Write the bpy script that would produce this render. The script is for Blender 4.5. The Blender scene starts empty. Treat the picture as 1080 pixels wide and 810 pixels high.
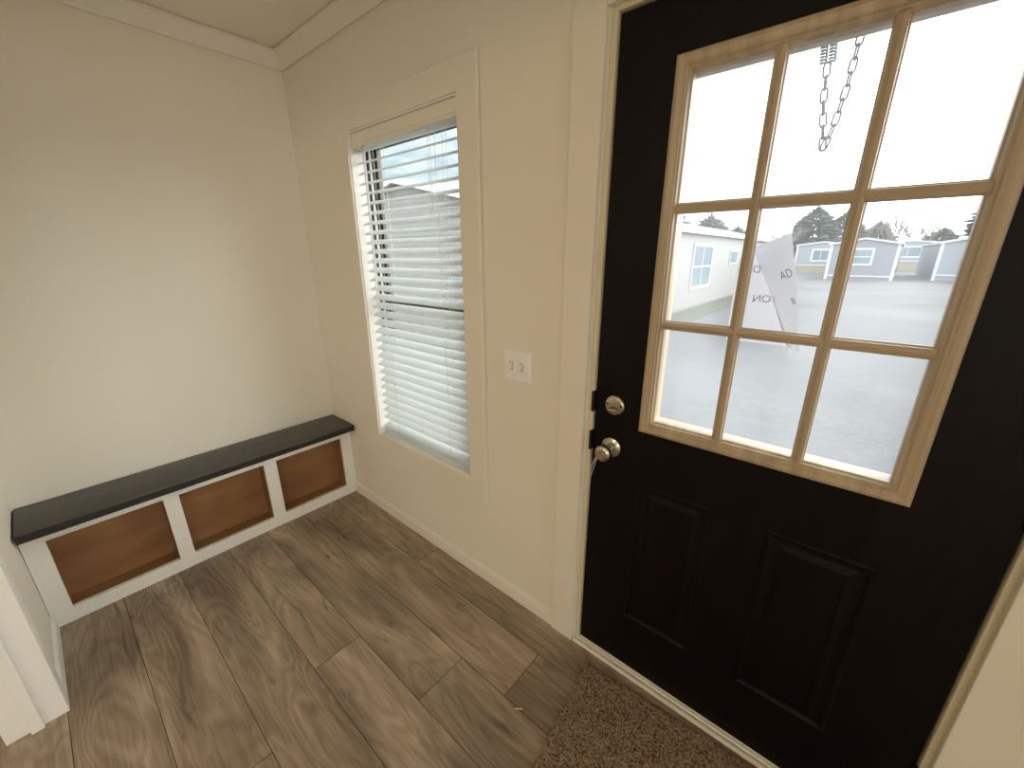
import bpy, bmesh, math, random
from mathutils import Vector, Matrix
random.seed(7)
scn = bpy.context.scene
COL = scn.collection
PI = math.pi

# ------------------------------------------------------------------ materials
def new_mat(name):
    m = bpy.data.materials.new(name); m.use_nodes = True
    nt = m.node_tree; b = nt.nodes['Principled BSDF']
    return m, nt, b
def N(nt, t, **k):
    n = nt.nodes.new(t)
    for a, v in k.items():
        if a in n.inputs: n.inputs[a].default_value = v
        else: setattr(n, a, v)
    return n
def rgb(c): return (c[0], c[1], c[2], 1)
def plain(name, col, rough=.5, metal=0, var=.04, vscale=6, bump=0, bscale=60, spec=.5):
    m, nt, b = new_mat(name)
    tc = N(nt, 'ShaderNodeTexCoord')
    nz = N(nt, 'ShaderNodeTexNoise', Scale=vscale, Detail=3.0)
    nt.links.new(tc.outputs['Object'], nz.inputs['Vector'])
    mx = N(nt, 'ShaderNodeMix', data_type='RGBA')
    mx.inputs[6].default_value = rgb([c*(1-var) for c in col]); mx.inputs[7].default_value = rgb([min(1, c*(1+var)) for c in col])
    nt.links.new(nz.outputs['Fac'], mx.inputs[0]); nt.links.new(mx.outputs[2], b.inputs['Base Color'])
    b.inputs['Roughness'].default_value = rough; b.inputs['Metallic'].default_value = metal
    b.inputs['Specular IOR Level'].default_value = spec
    if bump:
        n2 = N(nt, 'ShaderNodeTexNoise', Scale=bscale, Detail=4.0)
        nt.links.new(tc.outputs['Object'], n2.inputs['Vector'])
        bp = N(nt, 'ShaderNodeBump', Strength=bump, Distance=.002)
        nt.links.new(n2.outputs['Fac'], bp.inputs['Height']); nt.links.new(bp.outputs['Normal'], b.inputs['Normal'])
    return m
def grain(name, c1, c2, axis='Z', rough=.45, scale=40, bump=.15, stretch=.04, spec=.5, dist=.001):
    m, nt, b = new_mat(name)
    tc = N(nt, 'ShaderNodeTexCoord'); mp = N(nt, 'ShaderNodeMapping')
    s = [1, 1, 1]; s['XYZ'.index(axis)] = stretch
    mp.inputs['Scale'].default_value = s
    nt.links.new(tc.outputs['Object'], mp.inputs['Vector'])
    nz = N(nt, 'ShaderNodeTexNoise', Scale=scale, Detail=5.0, Distortion=.6)
    nt.links.new(mp.outputs['Vector'], nz.inputs['Vector'])
    cr = N(nt, 'ShaderNodeValToRGB'); cr.color_ramp.elements[0].position = .35; cr.color_ramp.elements[1].position = .68
    cr.color_ramp.elements[0].color = rgb(c1); cr.color_ramp.elements[1].color = rgb(c2)
    nt.links.new(nz.outputs['Fac'], cr.inputs[0]); nt.links.new(cr.outputs[0], b.inputs['Base Color'])
    b.inputs['Roughness'].default_value = rough; b.inputs['Specular IOR Level'].default_value = spec
    if bump:
        bp = N(nt, 'ShaderNodeBump', Strength=bump, Distance=dist)
        nt.links.new(nz.outputs['Fac'], bp.inputs['Height']); nt.links.new(bp.outputs['Normal'], b.inputs['Normal'])
    return m

M = {}
M['wall'] = plain('cream_wall_paint', (.80, .75, .63), .6, var=.015, vscale=2, bump=.12, bscale=180)
M['ceiling'] = plain('ceiling_paint', (.84, .79, .70), .8, var=.02, vscale=3, bump=.3, bscale=120)
M['trim'] = plain('trim_paint', (.80, .755, .65), .42, var=.015, vscale=3)
M['casing'] = plain('casing_paint', (.79, .74, .62), .45, var=.015, vscale=4)
M['jamb'] = plain('jamb_paint', (.66, .60, .42), .45, var=.03, vscale=9)
M['gap'] = plain('casing_gap', (.16, .12, .08), .8)
M['white'] = plain('white_trim_paint', (.84, .83, .78), .38, var=.01, vscale=3)
M['bench_white'] = plain('bench_white_paint', (.82, .80, .72), .4, var=.015, vscale=5)
M['seat'] = grain('charcoal_bench_laminate', (.040, .036, .030), (.066, .060, .052), 'Y', .36, 26, .25)
M['seat_edge'] = plain('shaded_seat_edge', (.016, .012, .010), .5)
M['cubby'] = grain('brown_cubby_panel', (.22, .105, .036), (.31, .155, .058), 'Y', .45, 9, .05, .3)
M['slat'] = None
M['plastic'] = plain('light_switch_plastic', (.86, .83, .80), .3)
M['slot'] = plain('switch_slot', (.40, .35, .29), .6)
M['bronze'] = plain('bronze_window_frame', (.09, .078, .066), .45, .3)
M['vinyl'] = plain('white_vinyl', (.82, .84, .84), .35)
M['door'] = grain('black_brown_door_skin', (.0022, .0014, .0012), (.0060, .0036, .0032), 'Z', .42, 55, .55, .05, .16, .0008)
M['pine'] = grain('tan_lite_frame', (.37, .285, .178), (.49, .385, .255), 'Z', .36, 38, .2, .04)
M['pine_x'] = grain('tan_lite_frame_rail', (.37, .285, .178), (.49, .385, .255), 'X', .36, 38, .2, .04)
M['nickel'] = plain('satin_nickel', (.50, .47, .40), .26, 1, var=.06, vscale=30)
M['black_metal'] = plain('black_strike_metal', (.012, .011, .010), .5, .4)
M['threshold'] = plain('threshold_metal', (.80, .76, .66), .35, .1, var=.05, vscale=12)
M['seal'] = plain('dark_weatherstrip', (.05, .035, .022), .8)
M['string'] = plain('white_string', (.75, .70, .58), .9)
M['galv'] = plain('galvanised_steel', (.16, .17, .18), .5, .5)
M['spring'] = plain('blue_grey_spring', (.22, .30, .38), .45, .5)
M['wood_bit'] = plain('pale_splinter', (.80, .70, .50), .7)
M['roof_dark'] = plain('grey_shingle', (.20, .21, .23), .9, var=.2, vscale=14, bump=.3, bscale=30)
M['roof_light'] = plain('pale_shingle', (.34, .355, .37), .9, var=.1, vscale=14)
M['fascia'] = plain('white_fascia', (.52, .54, .56), .5)
M['sid_cream'] = plain('cream_siding', (.205, .203, .19), .55, var=.03, vscale=2)
M['sid_grey'] = plain('blue_grey_siding', (.20, .21, .25), .6, var=.04, vscale=2)
M['sid_blue'] = plain('pale_grey_siding', (.25, .28, .32), .6, var=.04, vscale=2)
M['skirt_tan'] = plain('tan_skirting', (.30, .265, .20), .7)
M['ext_glass'] = plain('house_window_glass', (.16, .22, .26), .12, var=.2, vscale=1.5)
M['bark'] = plain('tree_bark', (.20, .18, .16), .9, var=.2, vscale=8)
M['needle'] = plain('conifer_needles', (.10, .13, .105), .9, var=.35, vscale=1.2)
M['leaf'] = plain('olive_leaves', (.15, .17, .12), .9, var=.35, vscale=1.2)
M['grass'] = plain('dry_grass', (.085, .095, .065), .95, var=.3, vscale=3)
M['ink'] = plain('printed_ink', (.03, .03, .035), .7)
M['ink_blue'] = plain('faded_blue_ink', (.32, .36, .62), .7)
M['ink_faded'] = plain('faded_ink', (.36, .34, .36), .7)
M['tape'] = plain('white_tape', (.9, .9, .9), .5)

def slat_mat():
    m = bpy.data.materials.new('white_blind_slat'); m.use_nodes = True; nt = m.node_tree
    b = nt.nodes['Principled BSDF']; b.inputs['Base Color'].default_value = (.87, .89, .88, 1); b.inputs['Roughness'].default_value = .38
    tr = N(nt, 'ShaderNodeBsdfTranslucent'); tr.inputs['Color'].default_value = (.92, .95, .95, 1)
    mx = N(nt, 'ShaderNodeMixShader'); mx.inputs[0].default_value = .62
    nt.links.new(b.outputs[0], mx.inputs[1]); nt.links.new(tr.outputs[0], mx.inputs[2])
    nt.links.new(mx.outputs[0], nt.nodes['Material Output'].inputs['Surface'])
    return m
M['slat'] = slat_mat()
def paper_mat():
    m = bpy.data.materials.new('white_paper'); m.use_nodes = True; nt = m.node_tree
    b = nt.nodes['Principled BSDF']; b.inputs['Base Color'].default_value = (.66, .65, .68, 1); b.inputs['Roughness'].default_value = .8
    tr = N(nt, 'ShaderNodeBsdfTranslucent'); tr.inputs['Color'].default_value = (.42, .42, .45, 1)
    mx = N(nt, 'ShaderNodeMixShader'); mx.inputs[0].default_value = .62
    nt.links.new(b.outputs[0], mx.inputs[1]); nt.links.new(tr.outputs[0], mx.inputs[2])
    nt.links.new(mx.outputs[0], nt.nodes['Material Output'].inputs['Surface'])
    return m
M['paper'] = paper_mat()
def glass_mat(name, haze, hcol, streak=True):
    """clear pane with an uneven dusty film on it"""
    m = bpy.data.materials.new(name); m.use_nodes = True; nt = m.node_tree
    for n in list(nt.nodes):
        if n.type != 'OUTPUT_MATERIAL': nt.nodes.remove(n)
    out = nt.nodes['Material Output']
    tp = N(nt, 'ShaderNodeBsdfTransparent'); tp.inputs['Color'].default_value = (.97, .985, .985, 1)
    gl = N(nt, 'ShaderNodeBsdfGlossy'); gl.inputs['Roughness'].default_value = .02
    lw = N(nt, 'ShaderNodeLayerWeight', Blend=.5)
    pw = N(nt, 'ShaderNodeMath', operation='POWER'); nt.links.new(lw.outputs['Facing'], pw.inputs[0]); pw.inputs[1].default_value = 5.0
    fr = N(nt, 'ShaderNodeMath', operation='MULTIPLY_ADD'); nt.links.new(pw.outputs[0], fr.inputs[0]); fr.inputs[1].default_value = .85; fr.inputs[2].default_value = .03
    m1 = N(nt, 'ShaderNodeMixShader'); nt.links.new(fr.outputs[0], m1.inputs[0]); nt.links.new(tp.outputs[0], m1.inputs[1]); nt.links.new(gl.outputs[0], m1.inputs[2])
    tr = N(nt, 'ShaderNodeBsdfTranslucent'); tr.inputs['Color'].default_value = rgb(hcol)
    m2 = N(nt, 'ShaderNodeMixShader')
    if haze > 0:
        tc = N(nt, 'ShaderNodeTexCoord'); mp = N(nt, 'ShaderNodeMapping'); mp.inputs['Scale'].default_value = (1, 1, .25)
        nt.links.new(tc.outputs['Object'], mp.inputs['Vector'])
        nz = N(nt, 'ShaderNodeTexNoise', Scale=7.0, Detail=3.0); nt.links.new(mp.outputs[0], nz.inputs['Vector'])
        mr = N(nt, 'ShaderNodeMapRange'); mr.inputs['From Min'].default_value = .3; mr.inputs['From Max'].default_value = .75
        mr.inputs['To Min'].default_value = haze*.75; mr.inputs['To Max'].default_value = haze*1.35
        nt.links.new(nz.outputs['Fac'], mr.inputs['Value']); nt.links.new(mr.outputs[0], m2.inputs[0])
    else: m2.inputs[0].default_value = 0
    nt.links.new(m1.outputs[0], m2.inputs[1]); nt.links.new(tr.outputs[0], m2.inputs[2])
    nt.links.new(m2.outputs[0], out.inputs['Surface'])
    return m
M['door_glass'] = glass_mat('hazy_door_glass', .055, (.93, .95, 1.0))
M['win_glass'] = glass_mat('window_glass', .012, (.9, .97, .97))

def floor_mat():
    m, nt, b = new_mat('oak_plank_floor')
    L = nt.links.new
    uv = N(nt, 'ShaderNodeUVMap', uv_map='plank'); at = N(nt, 'ShaderNodeAttribute', attribute_name='tone')
    sx = N(nt, 'ShaderNodeSeparateXYZ'); L(uv.outputs[0], sx.inputs[0])
    rnd = N(nt, 'ShaderNodeMath', operation='MULTIPLY'); L(at.outputs['Fac'], rnd.inputs[0]); rnd.inputs[1].default_value = 37.0
    def vec(su, sv):
        c = N(nt, 'ShaderNodeCombineXYZ')
        a = N(nt, 'ShaderNodeMath', operation='MULTIPLY'); a.inputs[1].default_value = su; L(sx.outputs[0], a.inputs[0])
        d = N(nt, 'ShaderNodeMath', operation='MULTIPLY'); d.inputs[1].default_value = sv; L(sx.outputs[1], d.inputs[0])
        L(a.outputs[0], c.inputs[0]); L(d.outputs[0], c.inputs[1]); L(rnd.outputs[0], c.inputs[2]); return c
    # long broad tone drifts
    n1 = N(nt, 'ShaderNodeTexNoise', Scale=1.0, Detail=3.0, Distortion=.8); L(vec(1.5, 6).outputs[0], n1.inputs['Vector'])
    # cathedral rings
    n2 = N(nt, 'ShaderNodeTexNoise', Scale=1.0, Detail=2.0, Distortion=.6); L(vec(1.1, 6.0).outputs[0], n2.inputs['Vector'])
    mul = N(nt, 'ShaderNodeMath', operation='MULTIPLY'); L(n2.outputs['Fac'], mul.inputs[0]); mul.inputs[1].default_value = 105.0
    sn = N(nt, 'ShaderNodeMath', operation='SINE'); L(mul.outputs[0], sn.inputs[0])
    # fine grain
    n3 = N(nt, 'ShaderNodeTexNoise', Scale=1.0, Detail=6.0, Roughness=.65); L(vec(5, 150).outputs[0], n3.inputs['Vector'])
    # knots / dark cracks
    n4 = N(nt, 'ShaderNodeTexNoise', Scale=1.0, Detail=4.0, Distortion=1.2); L(vec(3.2, 22).outputs[0], n4.inputs['Vector'])
    k = N(nt, 'ShaderNodeMapRange'); k.inputs['From Min'].default_value = .60; k.inputs['From Max'].default_value = .74; L(n4.outputs['Fac'], k.inputs['Value'])
    cr = N(nt, 'ShaderNodeValToRGB'); e = cr.color_ramp.elements
    e[0].position = .22; e[0].color = (.155, .116, .080, 1); e[1].position = .80; e[1].color = (.51, .405, .295, 1)
    e2 = e.new(.48); e2.color = (.300, .230, .162, 1)
    s = N(nt, 'ShaderNodeMath', operation='MULTIPLY_ADD'); L(sn.outputs[0], s.inputs[0]); s.inputs[1].default_value = .060; L(n1.outputs['Fac'], s.inputs[2])
    s2 = N(nt, 'ShaderNodeMath', operation='MULTIPLY_ADD'); sub = N(nt, 'ShaderNodeMath', operation='SUBTRACT'); L(n3.outputs['Fac'], sub.inputs[0]); sub.inputs[1].default_value = .5
    L(sub.outputs[0], s2.inputs[0]); s2.inputs[1].default_value = .55; L(s.outputs[0], s2.inputs[2])
    s3 = N(nt, 'ShaderNodeMath', operation='MULTIPLY_ADD'); sb = N(nt, 'ShaderNodeMath', operation='SUBTRACT'); L(at.outputs['Fac'], sb.inputs[0]); sb.inputs[1].default_value = .5
    L(sb.outputs[0], s3.inputs[0]); s3.inputs[1].default_value = .10; L(s2.outputs[0], s3.inputs[2])
    L(s3.outputs[0], cr.inputs[0])
    dk = N(nt, 'ShaderNodeMix', data_type='RGBA'); L(cr.outputs[0], dk.inputs[6]); dk.inputs[7].default_value = (.075, .055, .038, 1)
    km = N(nt, 'ShaderNodeMath', operation='MULTIPLY'); L(k.outputs[0], km.inputs[0]); km.inputs[1].default_value = .75; L(km.outputs[0], dk.inputs[0])
    L(dk.outputs[2], b.inputs['Base Color'])
    b.inputs['Roughness'].default_value = .42; b.inputs['Specular IOR Level'].default_value = .4
    bp = N(nt, 'ShaderNodeBump', Strength=.25, Distance=.001); L(n3.outputs['Fac'], bp.inputs['Height']); L(bp.outputs[0], b.inputs['Normal'])
    return m
M['floor'] = floor_mat()
def carpet_mat():
    m, nt, b = new_mat('speckled_brown_carpet'); L = nt.links.new
    tc = N(nt, 'ShaderNodeTexCoord')
    v = N(nt, 'ShaderNodeTexVoronoi', Scale=210.0, Randomness=1.0); L(tc.outputs['Object'], v.inputs['Vector'])
    nz = N(nt, 'ShaderNodeTexNoise', Scale=120.0, Detail=3.0); L(tc.outputs['Object'], nz.inputs['Vector'])
    sp = N(nt, 'ShaderNodeSeparateColor'); L(v.outputs['Color'], sp.inputs[0])
    cr = N(nt, 'ShaderNodeValToRGB'); e = cr.color_ramp.elements
    e[0].position = 0; e[0].color = (.045, .028, .016, 1); e[1].position = 1; e[1].color = (.40, .30, .20, 1)
    a = e.new(.17); a.color = (.075, .048, .03, 1); a = e.new(.34); a.color = (.22, .155, .098, 1); a = e.new(.7); a.color = (.31, .23, .15, 1)
    mx = N(nt, 'ShaderNodeMath', operation='MULTIPLY_ADD'); L(sp.outputs[0], mx.inputs[0]); mx.inputs[1].default_value = .75
    m2 = N(nt, 'ShaderNodeMath', operation='MULTIPLY'); L(nz.outputs['Fac'], m2.inputs[0]); m2.inputs[1].default_value = .28; L(m2.outputs[0], mx.inputs[2])
    L(mx.outputs[0], cr.inputs[0]); L(cr.outputs[0], b.inputs['Base Color'])
    b.inputs['Roughness'].default_value = .95; b.inputs['Specular IOR Level'].default_value = .1
    return m
M['carpet'] = carpet_mat()
def gravel_mat():
    m, nt, b = new_mat('pale_gravel'); L = nt.links.new
    tc = N(nt, 'ShaderNodeTexCoord')
    n1 = N(nt, 'ShaderNodeTexNoise', Scale=.25, Detail=4.0); L(tc.outputs['Object'], n1.inputs['Vector'])
    n2 = N(nt, 'ShaderNodeTexNoise', Scale=14.0, Detail=5.0, Roughness=.75); L(tc.outputs['Object'], n2.inputs['Vector'])
    ad = N(nt, 'ShaderNodeMath', operation='MULTIPLY_ADD'); L(n2.outputs['Fac'], ad.inputs[0]); ad.inputs[1].default_value = 1.0; L(n1.outputs['Fac'], ad.inputs[2])
    cr = N(nt, 'ShaderNodeValToRGB'); e = cr.color_ramp.elements
    e[0].position = .35; e[0].color = (.055, .057, .062, 1); e[1].position = .95; e[1].color = (.165, .167, .175, 1)
    hf = N(nt, 'ShaderNodeMath', operation='MULTIPLY'); L(ad.outputs[0], hf.inputs[0]); hf.inputs[1].default_value = .65
    L(hf.outputs[0], cr.inputs[0]); L(cr.outputs[0], b.inputs['Base Color']); b.inputs['Roughness'].default_value = .9
    return m
M['gravel'] = gravel_mat()

# ------------------------------------------------------------------ mesh helpers
def link(name, bm, mat, parent=None, smooth=False, recalc=True):
    if recalc: bmesh.ops.recalc_face_normals(bm, faces=bm.faces)
    me = bpy.data.meshes.new(name); bm.to_mesh(me); bm.free()
    if smooth:
        for p in me.polygons: p.use_smooth = True
        try: me.set_sharp_from_angle(angle=math.radians(35))
        except Exception: pass
    for mm in (mat if isinstance(mat, (list, tuple)) else [mat]): me.materials.append(mm)
    o = bpy.data.objects.new(name, me); COL.objects.link(o)
    if parent:
        o.parent = parent; o.matrix_parent_inverse = parent_world(parent).inverted()
    return o
def parent_world(p):
    m = p.matrix_basis.copy()
    return (parent_world(p.parent) @ p.matrix_parent_inverse @ m) if p.parent else m
def tag(o, label=None, cat=None, group=None, kind=None):
    if label: o['label'] = label
    if cat: o['category'] = cat
    if group: o['group'] = group
    if kind: o['kind'] = kind
    return o
def empty(name, loc, label=None, cat=None, group=None, kind=None):
    o = bpy.data.objects.new(name, None); o.empty_display_size = .1; COL.objects.link(o); o.location = loc
    return tag(o, label, cat, group, kind)
def boxes(lst, bevel=0, seg=1):
    bm = bmesh.new()
    for (x0, y0, z0, x1, y1, z1) in lst:
        g = bmesh.ops.create_cube(bm, size=1)
        sx, sy, sz = abs(x1-x0), abs(y1-y0), abs(z1-z0)
        bmesh.ops.scale(bm, verts=g['verts'], vec=(sx, sy, sz))
        bmesh.ops.translate(bm, verts=g['verts'], vec=((x0+x1)/2, (y0+y1)/2, (z0+z1)/2))
        if bevel:
            es = list({e for v in g['verts'] for e in v.link_edges})
            bmesh.ops.bevel(bm, geom=es, offset=min(bevel, .45*min(sx, sy, sz)), segments=seg, affect='EDGES', profile=.5)
    return bm
def box(x0, y0, z0, x1, y1, z1, bevel=0, seg=1): return boxes([(x0, y0, z0, x1, y1, z1)], bevel, seg)
def prism(pts, axis, a, b, bm=None):
    """closed 2-D profile swept along an axis; pts in the other two axes (cyclic order x,y,z)"""
    bm = bm or bmesh.new()
    def P(p, t):
        if axis == 'X': return (t, p[0], p[1])
        if axis == 'Y': return (p[0], t, p[1])
        return (p[0], p[1], t)
    A = [bm.verts.new(P(p, a)) for p in pts]; B = [bm.verts.new(P(p, b)) for p in pts]
    n = len(pts)
    for i in range(n): bm.faces.new((A[i], A[(i+1) % n], B[(i+1) % n], B[i]))
    bm.faces.new(A); bm.faces.new(B[::-1])
    return bm
def frame_ring(x0, z0, x1, z1, prof, bm=None, y=0):
    """mitred frame in the XZ plane. prof = [(inset, y)] cross-section, open or closed, swept round the rectangle"""
    bm = bm or bmesh.new()
    rings = []
    for d, yy in prof:
        rings.append([bm.verts.new(v) for v in ((x0+d, y+yy, z0+d), (x1-d, y+yy, z0+d), (x1-d, y+yy, z1-d), (x0+d, y+yy, z1-d))])
    m = len(rings)
    for k in range(m):
        A, B = rings[k], rings[(k+1) % m]
        for i in range(4): bm.faces.new((A[i], A[(i+1) % 4], B[(i+1) % 4], B[i]))
    return bm
def lathe(prof, axis='Y', c=(0, 0, 0), seg=32, bm=None):
    """prof [(radius, t)] along axis"""
    bm = bm or bmesh.new(); rings = []
    for r, t in prof:
        if r < 1e-6:
            p = {'Y': (c[0], c[1]+t, c[2]), 'Z': (c[0], c[1], c[2]+t), 'X': (c[0]+t, c[1], c[2])}[axis]
            rings.append([bm.verts.new(p)])
        else:
            rg = []
            for i in range(seg):
                a = 2*PI*i/seg; u, v = r*math.cos(a), r*math.sin(a)
                p = {'Y': (c[0]+u, c[1]+t, c[2]+v), 'Z': (c[0]+u, c[1]+v, c[2]+t), 'X': (c[0]+t, c[1]+u, c[2]+v)}[axis]
                rg.append(bm.verts.new(p))
            rings.append(rg)
    for A, B in zip(rings, rings[1:]):
        for i in range(seg):
            a0, a1 = A[i % len(A)], A[(i+1) % len(A)]; b0, b1 = B[i % len(B)], B[(i+1) % len(B)]
            vs = []
            for v in (a0, a1, b1, b0):
                if v not in vs: vs.append(v)
            if len(vs) > 2: bm.faces.new(vs)
    return bm
def tube(path, r, seg=8, bm=None, closed=False, rs=None):
    bm = bm or bmesh.new(); pts = [Vector(p) for p in path]; n = len(pts); rings = []
    up = Vector((0, 0, 1)); prev = None
    for i, p in enumerate(pts):
        if closed: t = pts[(i+1) % n]-pts[i-1]
        else: t = pts[min(i+1, n-1)]-pts[max(i-1, 0)]
        t.normalize()
        if prev is None:
            a = up if abs(t.z) < .9 else Vector((1, 0, 0)); u = t.cross(a).normalized()
        else: u = (prev - t*prev.dot(t)).normalized()
        prev = u; w = t.cross(u); rr = rs[i] if rs else r
        rings.append([bm.verts.new(p+(u*math.cos(2*PI*k/seg)+w*math.sin(2*PI*k/seg))*rr) for k in range(seg)])
    for i in range(n if closed else n-1):
        A, B = rings[i], rings[(i+1) % n]
        for k in range(seg): bm.faces.new((A[k], A[(k+1) % seg], B[(k+1) % seg], B[k]))
    if not closed:
        bm.faces.new(rings[0]); bm.faces.new(rings[-1][::-1])
    return bm
def struct(name, bm, mat, parent=None, label=None, smooth=False):
    o = link(name, bm, mat, parent, smooth)
    if not parent: o['kind'] = 'structure'
    if label: o['label'] = label
    return o
def wall_with_holes(axis, t0, t1, u0, u1, z0, z1, holes):
    """wall slab; axis 'Y' = plane of constant y between t0,t1, u runs in x. holes (ua,ub,za,zb)"""
    us = sorted({u0, u1, *[h[0] for h in holes], *[h[1] for h in holes]}); zs = sorted({z0, z1, *[h[2] for h in holes], *[h[3] for h in holes]})
    bm = bmesh.new()
    def solid(i, j):
        if i < 0 or j < 0 or i >= len(us)-1 or j >= len(zs)-1: return False
        um, zm = (us[i]+us[i+1])/2, (zs[j]+zs[j+1])/2
        return not any(h[0] < um < h[1] and h[2] < zm < h[3] for h in holes)
    def V(u, t, z): return (u, t, z) if axis == 'Y' else (t, u, z)
    def quad(*p): bm.faces.new([bm.verts.new(V(*q)) for q in p])
    for i in range(len(us)-1):
        for j in range(len(zs)-1):
            if not solid(i, j): continue
            a, b_, c, d = us[i], us[i+1], zs[j], zs[j+1]
            quad((a, t0, c), (b_, t0, c), (b_, t0, d), (a, t0, d)); quad((a, t1, c), (b_, t1, c), (b_, t1, d), (a, t1, d))
            if not solid(i-1, j): quad((a, t0, c), (a, t1, c), (a, t1, d), (a, t0, d))
            if not solid(i+1, j): quad((b_, t0, c), (b_, t1, c), (b_, t1, d), (b_, t0, d))
            if not solid(i, j-1): quad((a, t0, c), (b_, t0, c), (b_, t1, c), (a, t1, c))
            if not solid(i, j+1): quad((a, t0, d), (b_, t0, d), (b_, t1, d), (a, t1, d))
    bmesh.ops.remove_doubles(bm, verts=bm.verts, dist=1e-5)
    return bm

# ------------------------------------------------------------------ dimensions (metres)
H = 2.331
WL, WR, WB, WT = .5495, 1.2424, .4997, 1.9088      # window opening
DL, DR, DB, DT = 1.7975, 2.6673, .0234, 1.9523     # door slab
YD = .011                                           # door face
YL = -1.296                                         # left wall face
TH = .125                                           # exterior wall thickness
XE, YB = 5.6, -5.2                                  # room extents behind the camera
JL, JR, JT = DL-.004, DR+.004, DT+.004

# ------------------------------------------------------------------ shell
struct('wall_front', wall_with_holes('Y', 0, TH, -.1, XE+.1, -.02, H+.1, [(WL-.012, WR+.012, WB-.012, WT+.012), (JL-.017, JR+.017, -.02, JT+.017)]), M['wall'], label='cream wall with the blind window and the black door')
struct('wall_side', wall_with_holes('X', -.1, 0, YB-.1, 0, -.02, H+.1, []), M['wall'], label='blank cream wall behind the bench')
struct('wall_left', wall_with_holes('Y', -1.416, YL, 0, XE, 0, H, [(.656, 3.295, -.01, 2.045)]), M['wall'], label='cream wall beside the bench with the cased opening')
struct('wall_right', wall_with_holes('X', XE, XE+.1, YB-.1, 0, -.02, H+.1, [(-4.3, -2.3, .8, 1.95), (-1.18, -.16, .12, 1.75)]), M['wall'])
struct('wall_back', wall_with_holes('Y', YB-.1, YB, 0, XE, -.02, H+.1, [(3.8, 5.2, .75, 1.95)]), M['wall'])
struct('ceiling', box(-.1, YB-.1, H, XE+.1, TH, H+.1), M['ceiling'])

# floor of long planks, each plank a face with its own tone
def build_floor():
    bm = bmesh.new(); uvl = bm.loops.layers.uv.new('plank'); tl = bm.loops.layers.color.new('tone') if False else bm.faces.layers.float.new('tone')
    rows = [(-.002, -.142), (-.142, -.336), (-.336, -.530), (-.530, -.706), (-.706, -.903)]
    y = -.903
    while y > YB: rows.append((y, y-.193)); y -= .193
    joints = {0: [.985], 1: [1.712], 2: [1.505], 3: [1.135], 4: [1.62]}
    rd = random.Random(3); g = .0009
    for r, (ya, yb) in enumerate(rows):
        j0 = joints.get(r, [rd.uniform(1.0, 1.75)])[0]
        xs = [0]+sorted(x for x in [j0+k*1.83 for k in range(-2, 6)] if .02 < x < XE-.02)+[XE]
        for xa, xb in zip(xs, xs[1:]):
            tone = rd.random()
            if r == 1 and 1.7 < xa < 1.72: tone = .2
            if r == 0 and xa > .9 and xa < 1: tone = .15
            ou = rd.uniform(0, 50)
            vs = [(xa+g, ya-g), (xa+g, yb+g), (xb-g, yb+g), (xb-g, ya-g)]
            f = bm.faces.new([bm.verts.new((p[0], p[1], 0)) for p in vs]); f[tl] = tone
            for lp, p in zip(f.loops, vs): lp[uvl].uv = (p[0]-xa+ou, p[1]-yb)
            f.material_index = 0
            # eased edges going down into the joint
            for a, b_, mvx, mvy in ((0, 1, -g, 0), (1, 2, 0, -g), (2, 3, g, 0), (3, 0, 0, g)):
                va, vb = f.verts[a], f.verts[b_]
                w = [bm.verts.new((vb.co.x+mvx, vb.co.y+mvy, -.0018)), bm.verts.new((va.co.x+mvx, va.co.y+mvy, -.0018))]
                f2 = bm.faces.new((va, w[1], w[0], vb)) ; f2[tl] = 0; f2.material_index = 1
    # dark core under the joints
    vs = [bm.verts.new(p) for p in ((-.1, YB-.1, -.0019), (XE+.1, YB-.1, -.0019), (XE+.1, TH, -.0019), (-.1, TH, -.0019))]
    f = bm.faces.new(vs); f.material_index = 1
    vs2 = [bm.verts.new(p) for p in ((-.1, YB-.1, -.05), (XE+.1, YB-.1, -.05), (XE+.1, TH, -.05), (-.1, TH, -.05))]
    f = bm.faces.new(vs2[::-1]); f.material_index = 1
    for i in range(4):
        f = bm.faces.new((vs[i], vs2[i], vs2[(i+1) % 4], vs[(i+1) % 4])); f.material_index = 1
    return bm
fl = link('floor', build_floor(), [M['floor'], plain('floor_joint', (.030, .022, .015), .8)], recalc=False)
for p in fl.data.polygons: pass
tag(fl, 'grey brown wood plank floor', kind='structure')

# crown moulding
def crown(axis, a, b, side):
    c, z = .0455, .0731
    pr = [(0, H), (0, H-z+.005), (.0045, H-z+.005), (.0045, H-z), (.009, H-z), (.011, H-z+.010), (c-.008, H-.012), (c, H-.009), (c, H-.005), (c-.008, H-.005), (c-.008, H)]
    if axis == 'Y': return prism([(p[0], p[1]) for p in pr], 'Y', a, b)
    return prism([(side*p[0], p[1]) for p in pr], 'X', a, b)
struct('trim_1', crown('Y', YL, 0, 1), M['trim'], label='crown moulding over the bench wall')
struct('trim_2', crown('X', 0, XE, -1), M['trim'], label='crown moulding over the window wall')
# baseboards
def bb(s=1): return [(0, 0), (-.012*s, 0), (-.012*s, .054), (-.0095*s, .0595), (-.004*s, .063), (0, .063)]
struct('baseboard_front', prism(bb(), 'X', .205, 1.6793), M['trim'], label='low white baseboard under the window')
struct('baseboard_right', prism(bb(), 'X', JR+.105, XE), M['trim'])
struct('baseboard_left', prism([(YL-p[0], p[1]) for p in bb()], 'X', .20, .594), M['white'], label='low white baseboard beside the cased opening')
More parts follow.
